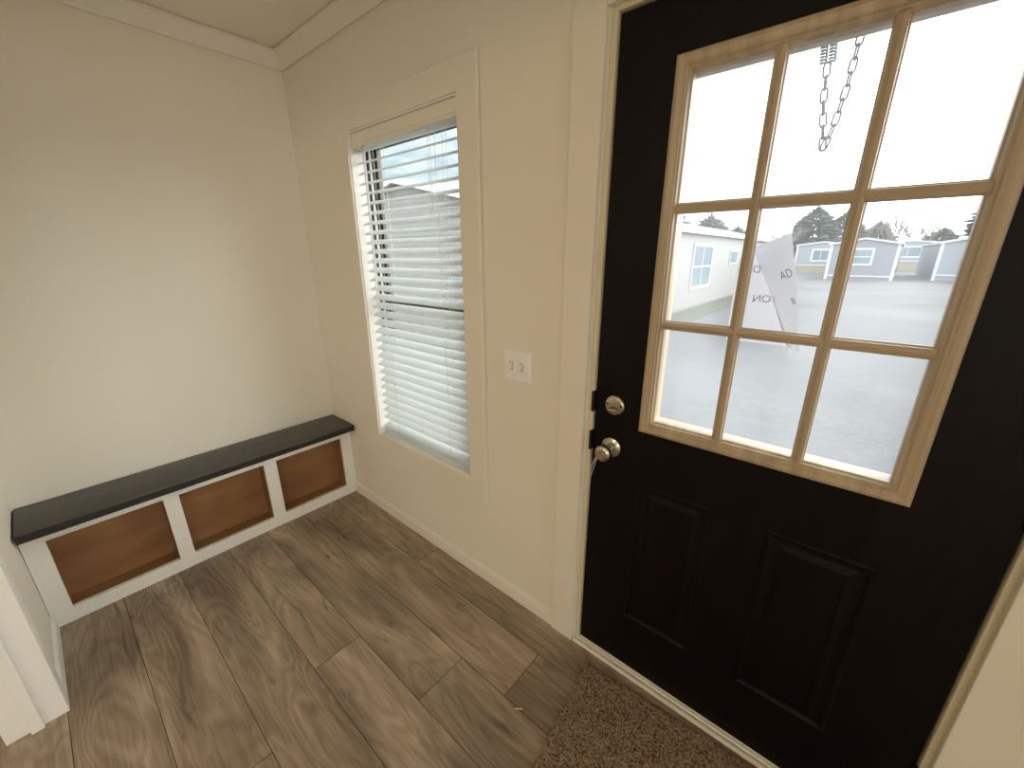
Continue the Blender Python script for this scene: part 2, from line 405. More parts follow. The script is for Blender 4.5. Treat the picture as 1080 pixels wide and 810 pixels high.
# door casing as trim
def flat_casing(name, x0, x1, z0, z1, lab):
    o = struct(name, boxes([(x0, -.018, z0, x1, 0, z1)], .0025, 2), M['casing'], label=lab); return o
flat_casing('trim_3', 1.6793, 1.7720, 0, JT+.105, 'flat cream casing on the latch side of the door')
flat_casing('trim_4', JR+.011, JR+.105, 0, JT+.105, 'flat cream casing on the hinge side of the door')
flat_casing('trim_5', 1.7722, JR+.0108, JT+.011, JT+.105, 'flat cream casing over the door')
# cased opening in the left wall
struct('trim_6', boxes([(.594, YL, 0, .650, YL+.013, 2.115)], .003, 2), M['white'], label='white casing on the edge of the opening left of the bench')
struct('trim_7', boxes([(.6505, YL, 2.060, 3.31, YL+.013, 2.115)], .003, 2), M['white'])
struct('trim_8', boxes([(.6505, -1.4165, 0, .662, YL+.0125, 2.05), (.6612, -1.366, 0, .676, -1.338, 2.035)], .0012, 1), M['white'], label='white door jamb with a raised stop, left edge')
struct('trim_9', boxes([(.662, -1.416, 2.038, 3.30, YL, 2.05)], .0015, 1), M['white'])
struct('trim_10', boxes([(3.288, -1.416, 0, 3.30, YL, 2.038)], .0015, 1), M['white'])

# ------------------------------------------------------------------ window_1
w = empty('window_1', (WL, 0, WB), kind='structure'); w['label'] = 'tall window with white casing in the cream wall'
link('window_casing', frame_ring(WL-.0936, WB-.0936, WR+.0936, WT+.0936, [(.004, 0), (.004, -.004), (0, -.004), (0, -.0165), (.0015, -.018), (.0921, -.018), (.0936, -.0165), (.0936, 0)]), M['casing'], w)
# jamb liner
link('window_jamb', frame_ring(WL-.011, WB-.011, WR+.011, WT+.011, [(0, -.001), (.0105, -.008), (.016, -.008), (.016, .122), (0, .122)]), M['white'], w)
IL, IR, IB, IT = WL+.005, WR-.005, WB+.005, WT-.005
link('window_frame', frame_ring(IL, IB, IR, IT, [(0, .066), (.018, .066), (.018, .078), (.032, .078), (.032, .090), (.048, .090), (.048, .112), (0, .112)]), M['bronze'], w)
link('frame_track', frame_ring(IL+.019, IB+.019, IR-.019, IT-.019, [(0, .0665), (.004, .0665), (.004, .0775), (0, .0775)]), M['vinyl'], w)
link('sash_rail', boxes([(IL+.048, .086, 1.185, IR-.048, .108, 1.215)], .003), M['bronze'], w)
link('glass', boxes([(IL+.047, .1, IB+.047, IR-.047, .1002, IT-.047)]), M['win_glass'], w)

# ------------------------------------------------------------------ blind
bl = empty('window_blind', ((WL+WR)/2, .03, WT-.006), 'white horizontal slat blind hanging in the tall window, slats tilted half open', 'blind')
BX0, BX1 = WL+.016, WR-.0145
zt = WT-.0065
link('valance', prism([(.000, zt), (.000, zt-.040), (-.003, zt-.044), (-.003, zt-.052), (.003, zt-.056), (.009, zt-.056), (.009, zt)], 'X', BX0-.006, BX1+.006), M['casing'], bl)
link('headrail', boxes([(BX0+.004, .012, zt-.058, BX1-.004, .060, zt-.001)], .002), M['vinyl'], bl)
pitch = .0411; tilt = math.radians(24)
nsl = 0; z = zt-.0655
slat0 = None
def slat_bm():
    bm = bmesh.new(); rows = []
    K = 7; wd = .050
    for s in (1, -1):
        for i in range(K):
            u = -wd/2+wd*i/(K-1); crown_ = .0032*(1-(2*u/wd)**2)
            yy, zz = u, crown_+s*.0013
            rows.append((yy, zz)) if s == 1 else rows.insert(len(rows), (-yy, crown_-.0013))
    pr = [(y*math.cos(tilt)-z_*math.sin(tilt), y*math.sin(tilt)+z_*math.cos(tilt)) for y, z_ in rows]
    return prism(pr, 'X', BX0-(BX0+BX1)/2, BX1-(BX0+BX1)/2)
YS = .036
zbot = WB+.040
zs = []
while z > zbot+.030: zs.append(z); z -= pitch
zs += [WB+.051, WB+.044, WB+.037]
for i, zz in enumerate(zs):
    if slat0 is None:
        slat0 = link('slat', slat_bm(), M['slat'], bl, smooth=True); o = slat0
    else:
        o = slat0.copy(); COL.objects.link(o)
    o.location = ((BX0+BX1)/2, YS, zz); 
    o.matrix_parent_inverse = bl.matrix_basis.inverted()
link('bottom_rail', boxes([(BX0, YS-.024, WB+.006, BX1, YS+.024, WB+.027)], .004, 2), M['slat'], bl)
for cx_ in (.700, 1.095):
    bmc = bmesh.new()
    for dy in (-.0262, .0262): tube([(cx_, YS+dy, zt-.05), (cx_, YS+dy, WB+.02)], .0009, 5, bmc)
    tube([(cx_+.012, YS+.0, zt-.05), (cx_+.012, YS, WB+.02)], .0009, 5, bmc)
    link('ladder_cord', bmc, M['string'], bl)
for cx_ in (1.060, 1.073):
    tube([(cx_, .006, zt-.05), (cx_, .005, 1.55)], .0009, 6, bm := bmesh.new()); link('lift_cord', bm, M['string'], bl)
wand = link('tilt_wand', tube([(.648, -.001, zt-.072), (.648, -.004, 1.235)], .0042, 6), M['vinyl'], bl)
link('wand_hook', tube([(.648, .012, zt-.045), (.648, -.004, zt-.058), (.648, -.006, zt-.066), (.648, -.001, zt-.074)], .0016, 6), M['galv'], wand)

# ------------------------------------------------------------------ door_1
d = empty('door_1', (DR, YD, 0), kind='structure'); d['label'] = 'black entry door with nine panes in a tan frame'
LX0, LX1, LZ0, LZ1 = DL+.1465, DL+.7221, .9226, 1.8315     # outside of tan frame
HX0, HX1, HZ0, HZ1 = LX0+.020, LX1-.020, LZ0+.020, LZ1-.020
slab = link('slab', wall_with_holes('Y', YD, YD+.044, DL, DR, DB, DT, [(HX0, HX1, HZ0, HZ1)]), M['door'], d)
for (px0, px1) in ((.1575, .370), (.498, .7105)):
    o = link('panel_moulding', frame_ring(DL+px0, .2335, DL+px1, .7565,
        [(0, .001), (.0, -.0005), (.004, -.0045), (.009, -.0055), (.013, -.003), (.019, -.0006), (.028, -.0006), (.045, -.0050), (.048, -.0050), (.048, .001)], y=YD), M['door'], slab)
    link('raised_field', boxes([(DL+px0+.047, YD-.005, .2335+.047, DL+px1-.047, YD+.001, .7565-.047)]), M['door'], slab)
lf = link('lite_frame', frame_ring(LX0, LZ0, LX1, LZ1, [(0, 0), (0, -.010), (.003, -.014), (.010, -.0155), (.020, -.0135), (.0245, -.0135), (.028, -.009), (.031, -.009), (.0335, -.003), (.0375, .001), (.0375, .018), (.004, .018), (.004, 0)], y=YD), M['pine'], d)
GX0, GX1, GZ0, GZ1 = LX0+.0370, LX1-.0370, LZ0+.0370, LZ1-.0370
def muntin_prof(w_=.0125):
    return [(-w_, .0), (-w_, -.004), (-w_*.78, -.0065), (-w_*.66, -.0120), (0, -.0145), (w_*.66, -.0120), (w_*.78, -.0065), (w_, -.004), (w_, .0)]
for mx in (.3500, .5235):
    link('muntin', prism([(DL+mx+p[0], YD+.008+p[1]) for p in muntin_prof()], 'Z', GZ0-.004, GZ1+.004), M['pine'], lf)
for mz in (1.2347, 1.5170):
    link('muntin', prism([(YD+.0084+p[1], mz+p[0]) for p in muntin_prof()], 'X', GX0-.004, GX1+.004), M['pine_x'], lf)
link('glass', boxes([(GX0-.006, YD+.0185, GZ0-.006, GX1+.006, YD+.0189, GZ1+.006)]), M['door_glass'], d)
link('outer_frame', frame_ring(LX0+.004, LZ0+.004, LX1-.004, LZ1-.004, [(0, .044), (0, .054), (.030, .054), (.030, .024), (.018, .024), (.018, .044)], y=YD), M['pine'], d)
# jamb: head and legs, with weatherstrip
jb = link('jamb', boxes([(JL-.0165, .0005, -.001, JL, TH, JT+.0165), (JR, .0005, -.001, JR+.0165, TH, JT+.0165), (JL, .0005, JT, JR, TH, JT+.0165)], .001), M['jamb'], d)
link('weatherstrip', boxes([(JL, YD+.045, DB, JL+.012, YD+.055, JT), (JR-.012, YD+.045, DB, JR, YD+.055, JT), (JL, YD+.045, JT-.012, JR, YD+.055, JT)]), M['seal'], jb)
link('door_stop', boxes([(JL, YD+.056, 0, JL+.013, TH, JT), (JR-.013, YD+.056, 0, JR, TH, JT), (JL, YD+.056, JT-.013, JR, TH, JT)]), M['jamb'], jb)
for za, zb in ((.946, 1.013), (.815, .882)):
    link('strike_plate', boxes([(JL-.0060, -.0022, za, JL+.0025, .030, zb)], .001), M['black_metal'], jb)
for zc in (.25, .98, 1.70):
    link('hinge', lathe([(0, -.045), (.006, -.045), (.006, .045), (0, .045)], 'Z', (DR+.003, YD-.004, zc), 12), M['black_metal'], d, smooth=True)
th_ = link('threshold', prism([(.0035, -.001), (.0035, .0105), (.0055, .0125), (.010, .0135), (.010, .0095), (.0145, .0095), (.0145, .0195), (.030, .0215), (.10, .012), (.124, .002), (.124, -.001)], 'X', JL, JR), M['threshold'], d)
link('threshold_groove', boxes([(JL, -.0012, -.001, JR, .0035, .003)]), M['seal'], th_)
link('threshold_edge', prism([(-.0125, 0), (-.0125, .004), (-.009, .0085), (-.0012, .0088), (-.0012, 0)], 'X', 1.776, JR+.02), M['trim'], th_)
# hardware
KX, KZ = 1.8600, .8398
kn = link('door_knob', lathe([(0, 0), (.0120, 0), (.0115, -.018), (.012, -.024), (.019, -.032), (.0245, -.041), (.0262, -.049), (.0245, -.056), (.019, -.0605), (.012, -.0625), (.0075, -.0618), (0, -.0612)], 'Y', (KX, YD-.003, KZ), 36), M['nickel'], d, smooth=True)
link('rose', lathe([(0, -.010), (.012, -.0105), (.020, -.0095), (.027, -.006), (.0315, -.0035), (.0325, 0), (0, 0)], 'Y', (KX, YD, KZ), 36), M['nickel'], kn, smooth=True)
link('lock_button', lathe([(0, -.0665), (.005, -.0665), (.0055, -.062), (0, -.062)], 'Y', (KX, YD-.003, KZ), 16), M['nickel'], kn, smooth=True)
db = link('deadbolt', lathe([(0, -.0085), (.024, -.0085), (.026, -.008), (.0305, -.0055), (.0318, -.003), (.032, 0), (0, 0)], 'Y', (KX+.001, YD, KZ+.140), 36), M['nickel'], d, smooth=True)
link('thumb_turn', boxes([(KX+.001-.015, YD-.024, KZ+.130-.004, KX+.001+.015, YD-.012, KZ+.130+.004)], .003, 2), M['nickel'], db, smooth=True)
for sx_ in (-.021, .023):
    link('screw', lathe([(0, -.0105), (.003, -.0105), (.0035, -.008), (0, -.008)], 'Y', (KX+.001+sx_, YD, KZ+.143), 10), M['black_metal'], db)
link('latch_edge', boxes([(DL-.0008, YD+.010, KZ-.028, DL+.001, YD+.034, KZ+.028), (DL-.0008, YD+.010, KZ+.112, DL+.001, YD+.034, KZ+.168)]), M['nickel'], d)

# string on the knob
bm = tube([(1.8740, -.034, .852), (1.861, -.032, .8595), (1.847, -.030, .8500), (1.838, -.030, .832), (1.828, -.030, .805), (1.818, -.028, .775), (1.806, -.026, .735), (1.797, -.0235, .690), (1.7935, -.0205, .640), (1.7915, -.020, .580), (1.790, -.020, .520), (1.7915, -.020, .470)], .0012, 6)
tube([(1.847, -.030, .8500), (1.840, -.034, .825), (1.829, -.032, .785), (1.818, -.030, .740), (1.806, -.026, .69), (1.799, -.022, .64), (1.796, -.020, .59)], .0010, 6, bm)
tag(link('string', bm, M['string']), 'thin pale string looped round the door knob, hanging down the jamb', 'string')

# ------------------------------------------------------------------ paper notice outside the glass
pn = empty('paper_notice', (2.2, .062, 1.2), 'white printed sheet with a folded corner taped outside the middle pane', 'notice')
def poly_sheet(pts, thick=.0003, curve=None):
    bm = bmesh.new()
    a = [bm.verts.new(p) for p in pts]; f = bm.faces.new(a)
    return bm
PY_ = .0745
link('sheet', poly_sheet([(2.118, PY_, 1.205), (2.262, PY_, 1.205), (2.244, PY_, 1.24), (2.142, PY_, 1.424), (2.118, PY_, 1.40)]), M['paper'], pn)
# folded flap: stands a little in front of the sheet, towards the glass
bm = bmesh.new()
rowsL = [Vector((2.143, PY_-.001, 1.4255)), Vector((2.182, PY_-.002, 1.352)), Vector((2.214, PY_-.001, 1.287)), Vector((2.2565, PY_-.001, 1.190))]
rowsR = [Vector((2.2165, PY_-.010, 1.456)), Vector((2.2405, PY_-.013, 1.365)), Vector((2.2565, PY_-.012, 1.290)), Vector((2.2765, PY_-.006, 1.196))]
K = 8; grid = []
for i in range(13):
    t = i/12*3; k = min(int(t), 2); f = t-k
    a = rowsL[k].lerp(rowsL[k+1], f); b_ = rowsR[k].lerp(rowsR[k+1], f)
    row = []
    for j in range(K+1):
        s = j/K; p = a.lerp(b_, s); p.y -= .004*math.sin(PI*s); row.append(bm.verts.new(p))
    grid.append(row)
for i in range(12):
    for j in range(K): bm.faces.new((grid[i][j], grid[i][j+1], grid[i+1][j+1], grid[i+1][j]))
fo = bm.faces[:]; bmesh.ops.solidify(bm, geom=fo, thickness=.0003)
flap = link('folded_flap', bm, M['paper'], pn, smooth=True)
link('tape', poly_sheet([(2.195, PY_-.008, 1.452), (2.217, PY_-.010, 1.455), (2.217, PY_-.006, 1.477), (2.197, PY_-.006, 1.476)]), M['slat'], pn)
def text_mesh(txt, size, mat, parent, loc, rotz=0, mirror=False, name='lettering', sx=1):
    cu = bpy.data.curves.new('txt', 'FONT'); cu.body = txt; cu.size = size; cu.extrude = .0001
    to = bpy.data.objects.new('txt', cu); COL.objects.link(to)
    bpy.context.view_layer.update()
    me = bpy.data.meshes.new_from_object(to.evaluated_get(bpy.context.evaluated_depsgraph_get()))
    bpy.data.objects.remove(to)
    mt = Matrix.Rotation(PI/2, 4, 'X')
    mt = mt @ Matrix.Scale(sx, 4, (1, 0, 0))
    if mirror: mt = mt @ Matrix.Scale(-1, 4, (1, 0, 0))
    me.transform(Matrix.Translation(loc) @ Matrix.Rotation(-rotz, 4, 'Y') @ mt)
    me.materials.clear(); me.materials.append(mat); me.name = name
    o = bpy.data.objects.new(name, me); COL.objects.link(o); o.parent = parent; o.matrix_parent_inverse = parent_world(parent).inverted()
    return o
text_mesh('AD', .0270, M['ink'], flap, (2.2150, PY_-.0200, 1.3560), math.radians(24), sx=.62); 
text_mesh('B', .0220, M['ink'], flap, (2.2460, PY_-.0165, 1.3030), math.radians(30), sx=.6)
text_mesh('TON', .0245, M['ink_faded'], pn.children[0], (2.2150, PY_-.0012, 1.3030), 0, True)
text_mesh('D', .0240, M['ink_blue'], pn.children[0], (2.1690, PY_-.0012, 1.3700), 0, True)

# ------------------------------------------------------------------ chain and spring hanging outside
ch = empty('door_chain', (2.232, .13, 1.62), 'steel link chain with a spring hanging in a V outside the top middle pane', 'chain')
def chain_link(name, p0, p1, turn, mat, r=.0019, wdt=.0056):
    p0, p1 = Vector(p0), Vector(p1); ax = (p1-p0); L_ = ax.length; ax.normalize()
    s = ax.cross(Vector((0, 1, 0))).normalized(); s = s if turn == 0 else (s*math.cos(turn)+ax.cross(s)*math.sin(turn))
    hl = L_/2+.002; mid = (p0+p1)/2; path = []
    st = hl-wdt
    for k in range(7):
        a = -PI/2+PI*k/6; path.append(mid+ax*(st+wdt*math.cos(a))+s*(wdt*math.sin(a)))
    for k in range(7):
        a = PI/2+PI*k/6; path.append(mid+ax*(-st+wdt*math.cos(a))+s*(wdt*math.sin(a)))
    return link(name, tube(path, r, 6, closed=True), mat, ch, smooth=True)
def lerp_path(pts, n):
    pts = [Vector(p) for p in pts]; ls = [(b-a).length for a, b in zip(pts, pts[1:])]; T = sum(ls); out = []
    for i in range(n+1):
        t = T*i/n; k = 0
        while k < len(ls)-1 and t > ls[k]: t -= ls[k]; k += 1
        out.append(pts[k].lerp(pts[k+1], min(1, t/ls[k])))
    return out
YC = .13
leftp = lerp_path([(2.2115, YC, 1.787), (2.2180, YC, 1.715), (2.2245, YC, 1.681), (2.2335, YC, 1.626)], 7)
rightp = lerp_path([(2.2335, YC, 1.626), (2.2440, YC, 1.664), (2.2530, YC, 1.735), (2.2585, YC, 1.836), (2.266, YC, 1.968)], 15)
for i, (a, b_) in enumerate(zip(leftp, leftp[1:])): chain_link('chain_link', a, b_, 0 if i % 2 == 0 else 1.25, M['galv'])
for i, (a, b_) in enumerate(zip(rightp, rightp[1:])): chain_link('chain_link', a, b_, .15 if i % 2 == 0 else 1.3, M['galv'])
for dx in (-.0075, .0075):
    path = []
    for k in range(0, 32*10):
        a = 2*PI*k/10; z_ = 1.966-(1.966-1.787)*k/(320)
        xx = 2.192+(1.966-z_)/(1.966-1.787)*.0195
        path.append((xx+dx+.0058*math.cos(a), YC+.0058*math.sin(a), z_))
    link('spring', tube(path, .0020, 5), M['spring'], ch, smooth=True)
for hx in (2.193, 2.266): link('chain_hook', boxes([(hx-.008, YC-.006, 1.962, hx+.008, YC+.006, 1.975)], .001), M['galv'], ch)
# exterior head and brick moulding that the chain hangs from
struct('trim_11', boxes([(JL-.06, TH, 0, JL-.002, TH+.03, JT+.065), (JR+.002, TH, 0, JR+.06, TH+.03, JT+.065), (JL-.002, TH-.0, JT+.002, JR+.002, TH+.03, JT+.065), (JL-.002, TH-.002, 1.975, JR+.002, TH+.03, JT+.010)]), M['vinyl'])

# ------------------------------------------------------------------ bench
bn = empty('bench', (.13, -.64, 0), 'long low built-in bench with charcoal seat and three open brown cubbies in a white frame', 'bench')
BD = .1881; BY0, BY1 = YL+.002, -.002
bs = box(.002, BY0+.004, .4678-.034, BD+.0714, BY1-.002, .4678, .0045, 2)
st_ = link('seat', bs, M['seat'], bn, smooth=True)
link('shaded_edge', box(BD+.0690, BY0+.005, .4678-.0338, BD+.0722, BY1-.003, .4678-.0042, .0012, 1), M['seat_edge'], st_)  # added strip: dark front edge, with its shade put into the colour
o1 = [(-1.2828+.0508, -1.2828+.4002), (-1.2828+.4552, -1.2828+.8066), (-1.2828+.8651, -1.2828+1.2217)]
fm = wall_with_holes('X', BD-.018, BD, BY0, BY1, .001, .4333, [(a, b_, .0621, .3804) for a, b_ in o1])
link('face_frame', fm, M['bench_white'], bn)
for (a, b_) in o1:
    # brown lined recess: back, floor, top and two sides, open to the front
    t = .004; a2, b2 = a-.006, b_+.006
    bmx = boxes([(.088, a2, .050, .094, b2, .392), (.094, a2, .050, BD-.0185, b2, .0585), (.094, a2, .3835, BD-.0185, b2, .392), (.094, a2, .0585, BD-.0185, a2+.004, .3835), (.094, b2-.004, .0585, BD-.0185, b2, .3835)])
    link('cubby', bmx, M['cubby'], bn)

# ------------------------------------------------------------------ light switch
sw = empty('light_switch', (1.4893, -.001, 1.038), 'cream two gang light switch on the wall between window and door', 'light switch')
SX0, SX1, SZ0, SZ1 = 1.4294, 1.5492, .9815, 1.0953
link('plate', frame_ring(SX0, SZ0, SX1, SZ1, [(0, 0), (0, -.002), (.0035, -.0062), (.02, -.0068), (.02, 0)]), M['plastic'], sw)
link('plate_face', boxes([(SX0+.0195, -.0068, SZ0+.0195, SX1-.0195, -.001, SZ1-.0195)]), M['plastic'], sw)
for xc in ((SX0+SX1)/2-.023, (SX0+SX1)/2+.023):
    zc = (SZ0+SZ1)/2
    tg = link('toggle', prism([(-.0066, zc+.011), (-.0066, zc-.011), (-.0165, zc-.010), (-.0175, zc-.004), (-.008, zc+.011)], 'X', xc-.0045, xc+.0045), M['plastic'], sw)
    link('toggle_slot', frame_ring(xc-.0075, zc-.0145, xc+.0075, zc+.0145, [(0, -.0066), (0, -.0076), (.002, -.0076), (.002, -.0066)]), M['slot'], tg)
    for dz in (.030, -.030):
        link('screw', lathe([(0, -.0078), (.003, -.0076), (.0034, -.0066), (0, -.0066)], 'Y', (xc, 0, zc+dz), 12), M['plastic'], sw, smooth=True)

# ------------------------------------------------------------------ carpet mat
def mat_bm():
    bm = bmesh.new(); rd = random.Random(11)
    P0 = Vector((1.868, -.058)); ex = Vector((.9975, .070)).normalized(); ey = Vector((.100, -.995)).normalized()
    W, D = .80, .62; nx, ny = 200, 155; g = []
    for i in range(nx+1):
        row = []
        for j in range(ny+1):
            u, v = W*i/nx, D*j/ny
            p = P0+ex*u+ey*v
            edge = min(i, nx-i, j, ny-j)
            jx, jy = rd.uniform(-.0014, .0014), rd.uniform(-.0014, .0014)
            z = .0105+rd.uniform(-.003, .0028)
            if edge < 3:
                z = [.001, .0065, .0095][edge]+rd.uniform(0, .002); jx += rd.uniform(-.0035, .0035); jy += rd.uniform(-.0035, .0035)
            row.append(bm.verts.new((p.x+jx, p.y+jy, z)))
        g.append(row)
    for i in range(nx):
        for j in range(ny): bm.faces.new((g[i][j], g[i][j+1], g[i+1][j+1], g[i+1][j]))
    return bm
mt_ = link('door_mat', mat_bm(), M['carpet'], recalc=True)
tag(mt_, 'speckled brown looped carpet mat on the floor in front of the black door', 'mat')
# splinter on the floor
bm = prism([(-.0015, 0), (.0015, 0), (.0010, .0022), (-.0008, .0026)], 'Y', -.013, .013)
sp = link('wood_splinter', bm, M['wood_bit']); sp.location = (1.775, -.336, .0004); sp.rotation_euler = (0, 0, math.radians(-52))
tag(sp, 'tiny pale splinter lying on the floor planks left of the mat', 'splinter')

# ------------------------------------------------------------------ unseen windows added behind the camera to bring in fill light
for nme, x0, x1 in (('added_window_2', 3.8, 5.2),):
    o = empty(nme, (x0, YB, .75), kind='structure')
    link('window_frame', frame_ring(x0-.06, .69, x1+.06, 2.01, [(0, -.0), (0, .016), (.06, .016), (.06, -.06), (.10, -.06), (.10, -.08), (.055, -.08), (.055, 0)], y=YB), M['white'], o)
    link('mullion', boxes([((x0+x1)/2-.02, YB-.08, .75, (x0+x1)/2+.02, YB-.05, 1.95)]), M['white'], o)
o = empty('added_window_3', (XE, -3.3, .8), kind='structure')
link('mullion', boxes([(XE+.03, -3.32, .8, XE+.06, -3.28, 1.95), (XE+.03, -4.3, 1.36, XE+.06, -2.3, 1.40)]), M['white'], o)

o = empty('added_door_2', (XE, -.67, .12), kind='structure')  # unseen glazed door added to carry light onto the bench wall
bm = boxes([(XE+.03, -1.18, .12, XE+.07, -1.10, 1.75), (XE+.03, -.24, .12, XE+.07, -.16, 1.75), (XE+.03, -1.10, .12, XE+.07, -.24, .20), (XE+.03, -1.10, 1.67, XE+.07, -.24, 1.75)], .003)
link('added_door_frame', bm, M['white'], o)

# ------------------------------------------------------------------ outdoors
GZ = -.90
def gnd():
    bm = bmesh.new()
    vs = [bm.verts.new(p) for p in ((-90, -60, GZ), (90, -60, GZ), (90, 130, GZ), (-90, 130, GZ))]; bm.faces.new(vs)
    vb = [bm.verts.new((v.co.x, v.co.y, GZ-.3)) for v in vs]; bm.faces.new(vb[::-1])
    for i in range(4): bm.faces.new((vs[i], vb[i], vb[(i+1) % 4], vs[(i+1) % 4]))
    return bm
tag(link('gravel_yard', gnd(), M['gravel']), 'pale grey gravel yard outside the door', kind='structure')
tag(link('grass_strip', boxes([(-3.2, 6.2, GZ, -2.1, 38, GZ+.03)]), M['grass']), 'dull green grass along the foot of the long cream house', 'grass', kind='stuff')

def clap_profile(z0, z1, course=.115, d=.013):
    pts = []; z = z0
    while z < z1-.01:
        zz = min(z+course, z1); pts += [(d, z), (.001, zz)]; z = zz
    return pts
def make_house(name, label, W, L, eave, rise, sid, roof, base=.75, group='mobile homes around the gravel yard', win_front=(), win_side=(), skirt=None, trimw=.1, overhang=.3, cat='house'):
    """local frame: gable end in plane y=0 facing -y, long wall x=+W/2 facing +x, z=0 ground. returns root, all meshes local"""
    root = empty(name, (0, 0, 0), label, cat, group)
    bm = bmesh.new()
    # gable end facing -y with clapboard courses
    z = base; c = .115
    def halfw(z): return W/2 if z <= eave else max(.0, W/2*(1-(z-eave)/rise))
    while z < eave+rise-.03:
        z2 = min(z+c, eave+rise-.005); a, b_ = halfw(z), halfw(z2)
        v = [bm.verts.new(p) for p in ((-a, -.013, z), (a, -.013, z), (b_, -.001, z2), (-b_, -.001, z2))]; bm.faces.new(v)
        v2 = [bm.verts.new(p) for p in ((-a, -.013, z), (a, -.013, z), (a, -.001, z), (-a, -.001, z))]; bm.faces.new(v2)
        z = z2
    # long walls
    for s in (1, -1):
        pr = clap_profile(base, eave)
        pv = [(s*(W/2-.001+p[0]), p[1]) for p in pr]+[(s*(W/2-.1), eave), (s*(W/2-.1), base)]
        prism(pv, 'Y', 0, L, bm)
    v = [bm.verts.new(p) for p in ((-W/2, L, base), (W/2, L, base), (W/2, L, eave), (0, L, eave+rise), (-W/2, L, eave))]; bm.faces.new(v)
    wl = link('siding', bm, sid, root, recalc=True)
    sk = boxes([(-W/2+.03, .03, 0, W/2-.03, L-.03, base)]); link('skirting', sk, skirt or sid, root)
    oh = overhang; t = .12; k = rise/(W/2)
    pr = [(-W/2-oh, eave-oh*k), (0, eave+rise), (W/2+oh, eave-oh*k), (W/2+oh, eave-oh*k+t), (0, eave+rise+t), (-W/2-oh, eave-oh*k+t)]
    link('roof', prism(pr, 'Y', -oh, L+oh), roof, root)
    fb = bmesh.new()
    pr2 = [(-W/2-oh-.01, eave-oh*k-.05), (0, eave+rise-.04), (W/2+oh+.01, eave-oh*k-.05), (W/2+oh+.01, eave-oh*k+t-.02), (0, eave+rise+t-.015), (-W/2-oh-.01, eave-oh*k+t-.02)]
    prism(pr2, 'Y', -oh-.03, -oh, fb)
    for s in (1, -1):
        x_ = s*(W/2+oh); boxm = [(min(x_, x_+s*.03), -oh, eave-oh*k-.06, max(x_, x_+s*.03), L+oh, eave-oh*k+t-.02)]
        b2 = boxes(boxm); me = bpy.data.meshes.new('t'); b2.to_mesh(me); b2.free(); fb.from_mesh(me); bpy.data.meshes.remove(me)
    link('fascia', fb, M['fascia'], root)
    for (x_, y_) in ((-W/2, 0), (W/2, 0), (W/2, L)):
        sx = 1 if x_ > 0 else -1; sy = -1 if y_ == 0 else 1
        link('corner_trim', boxes([(min(x_-sx*trimw, x_+sx*.02), min(y_, y_+sy*.025)-(.0 if sy < 0 else trimw), 0, max(x_-sx*trimw, x_+sx*.02), max(y_, y_+sy*.025)+(trimw if sy < 0 else 0), eave-.02)]), M['fascia'], root)
    if base > .2: link('base_trim', boxes([(-W/2-.02, -.03, base-.06, W/2+.02, 0, base+.06), (W/2, 0, base-.06, W/2+.03, L, base+.04)]), M['fascia'], root)
    def win(x0, z0, x1, z1, side, nx, nz, tr=.09):
        # built in XZ then turned if on the long wall
        bmf = frame_ring(x0-tr, z0-tr, x1+tr, z1+tr, [(0, 0), (0, -.045), (tr, -.045), (tr, 0)])
        for i in range(1, nx):
            xx = x0+(x1-x0)*i/nx; prism([(xx-.03, -.03), (xx+.03, -.03), (xx+.03, 0), (xx-.03, 0)], 'Z', z0, z1, bmf)
        for i in range(1, nz):
            zz = z0+(z1-z0)*i/nz; prism([(-.034, zz-.035), (0, zz-.035), (0, zz+.035), (-.034, zz+.035)], 'X', x0, x1, bmf)
        bg = boxes([(x0, -.018, z0, x1, -.014, z1)])
        if side:
            mt = Matrix.Translation((W/2, 0, 0)) @ Matrix.Rotation(PI/2, 4, 'Z')
            for bb_ in (bmf, bg): bmesh.ops.transform(bb_, matrix=mt, verts=bb_.verts)
        f = link('window', bmf, M['fascia'], root); link('pane', bg, M['ext_glass'], f)
    for a in win_front: win(*a[:4], False, *a[4:])
    for a in win_side: win(*a[:4], True, *a[4:])
    return root
# near neighbour with the long wall towards the door view
hw = 8.4
h = make_house('mobile_home', 'long cream clapboard home on the left beyond the door glass', hw, 31, 3.20, .92, M['sid_cream'], M['roof_light'], base=.12,
    win_side=[(17.3-5.93, .96, 19.9-5.93, 2.62, 2, 2, .12), (23.3-5.93, 1.87, 24.8-5.93, 2.43, 1, 1, .08), (8.3-5.93, 1.2, 9.6-5.93, 2.5, 1, 2, .12)], overhang=.22)
h.location = (-3.26-hw/2, 5.93, GZ)
h = make_house('mobile_home', 'dark roofed home rising behind the gable seen through the blind', 8.0, 20, 3.9, 1.55, M['sid_grey'], M['roof_dark'], base=.3, overhang=.3)
h.location = (-16.6, 11.9, GZ); h.rotation_euler = (0, 0, math.radians(0))
def at(az, dist): a = math.radians(az); return 2.357+dist*math.sin(a), -1.052+dist*math.cos(a)
def place(o, az, dist, rot):
    x_, y_ = at(az, dist); o.location = (x_, y_, GZ); o.rotation_euler = (0, 0, math.radians(rot))
h = make_house('mobile_home', 'blue grey single wide home with a white framed gable window across the yard', 4.9, 12, 3.15, .45, M['sid_grey'], M['roof_light'], base=.35,
    win_front=[(-1.05, 1.45, .65, 2.65, 1, 2, .16)], win_side=[(3, 1.3, 5, 2.6, 2, 1, .1)], overhang=.15, trimw=.2)
place(h, -.6, 50, -3)
h = make_house('mobile_home', 'pale home with a white base band standing far left behind the grey home', 5.4, 11, 3.3, .35, M['sid_blue'], M['fascia'], base=.95,
    win_front=[(-.9, 1.6, .6, 2.7, 2, 1, .2)], skirt=M['skirt_tan'], overhang=.1, trimw=.18)
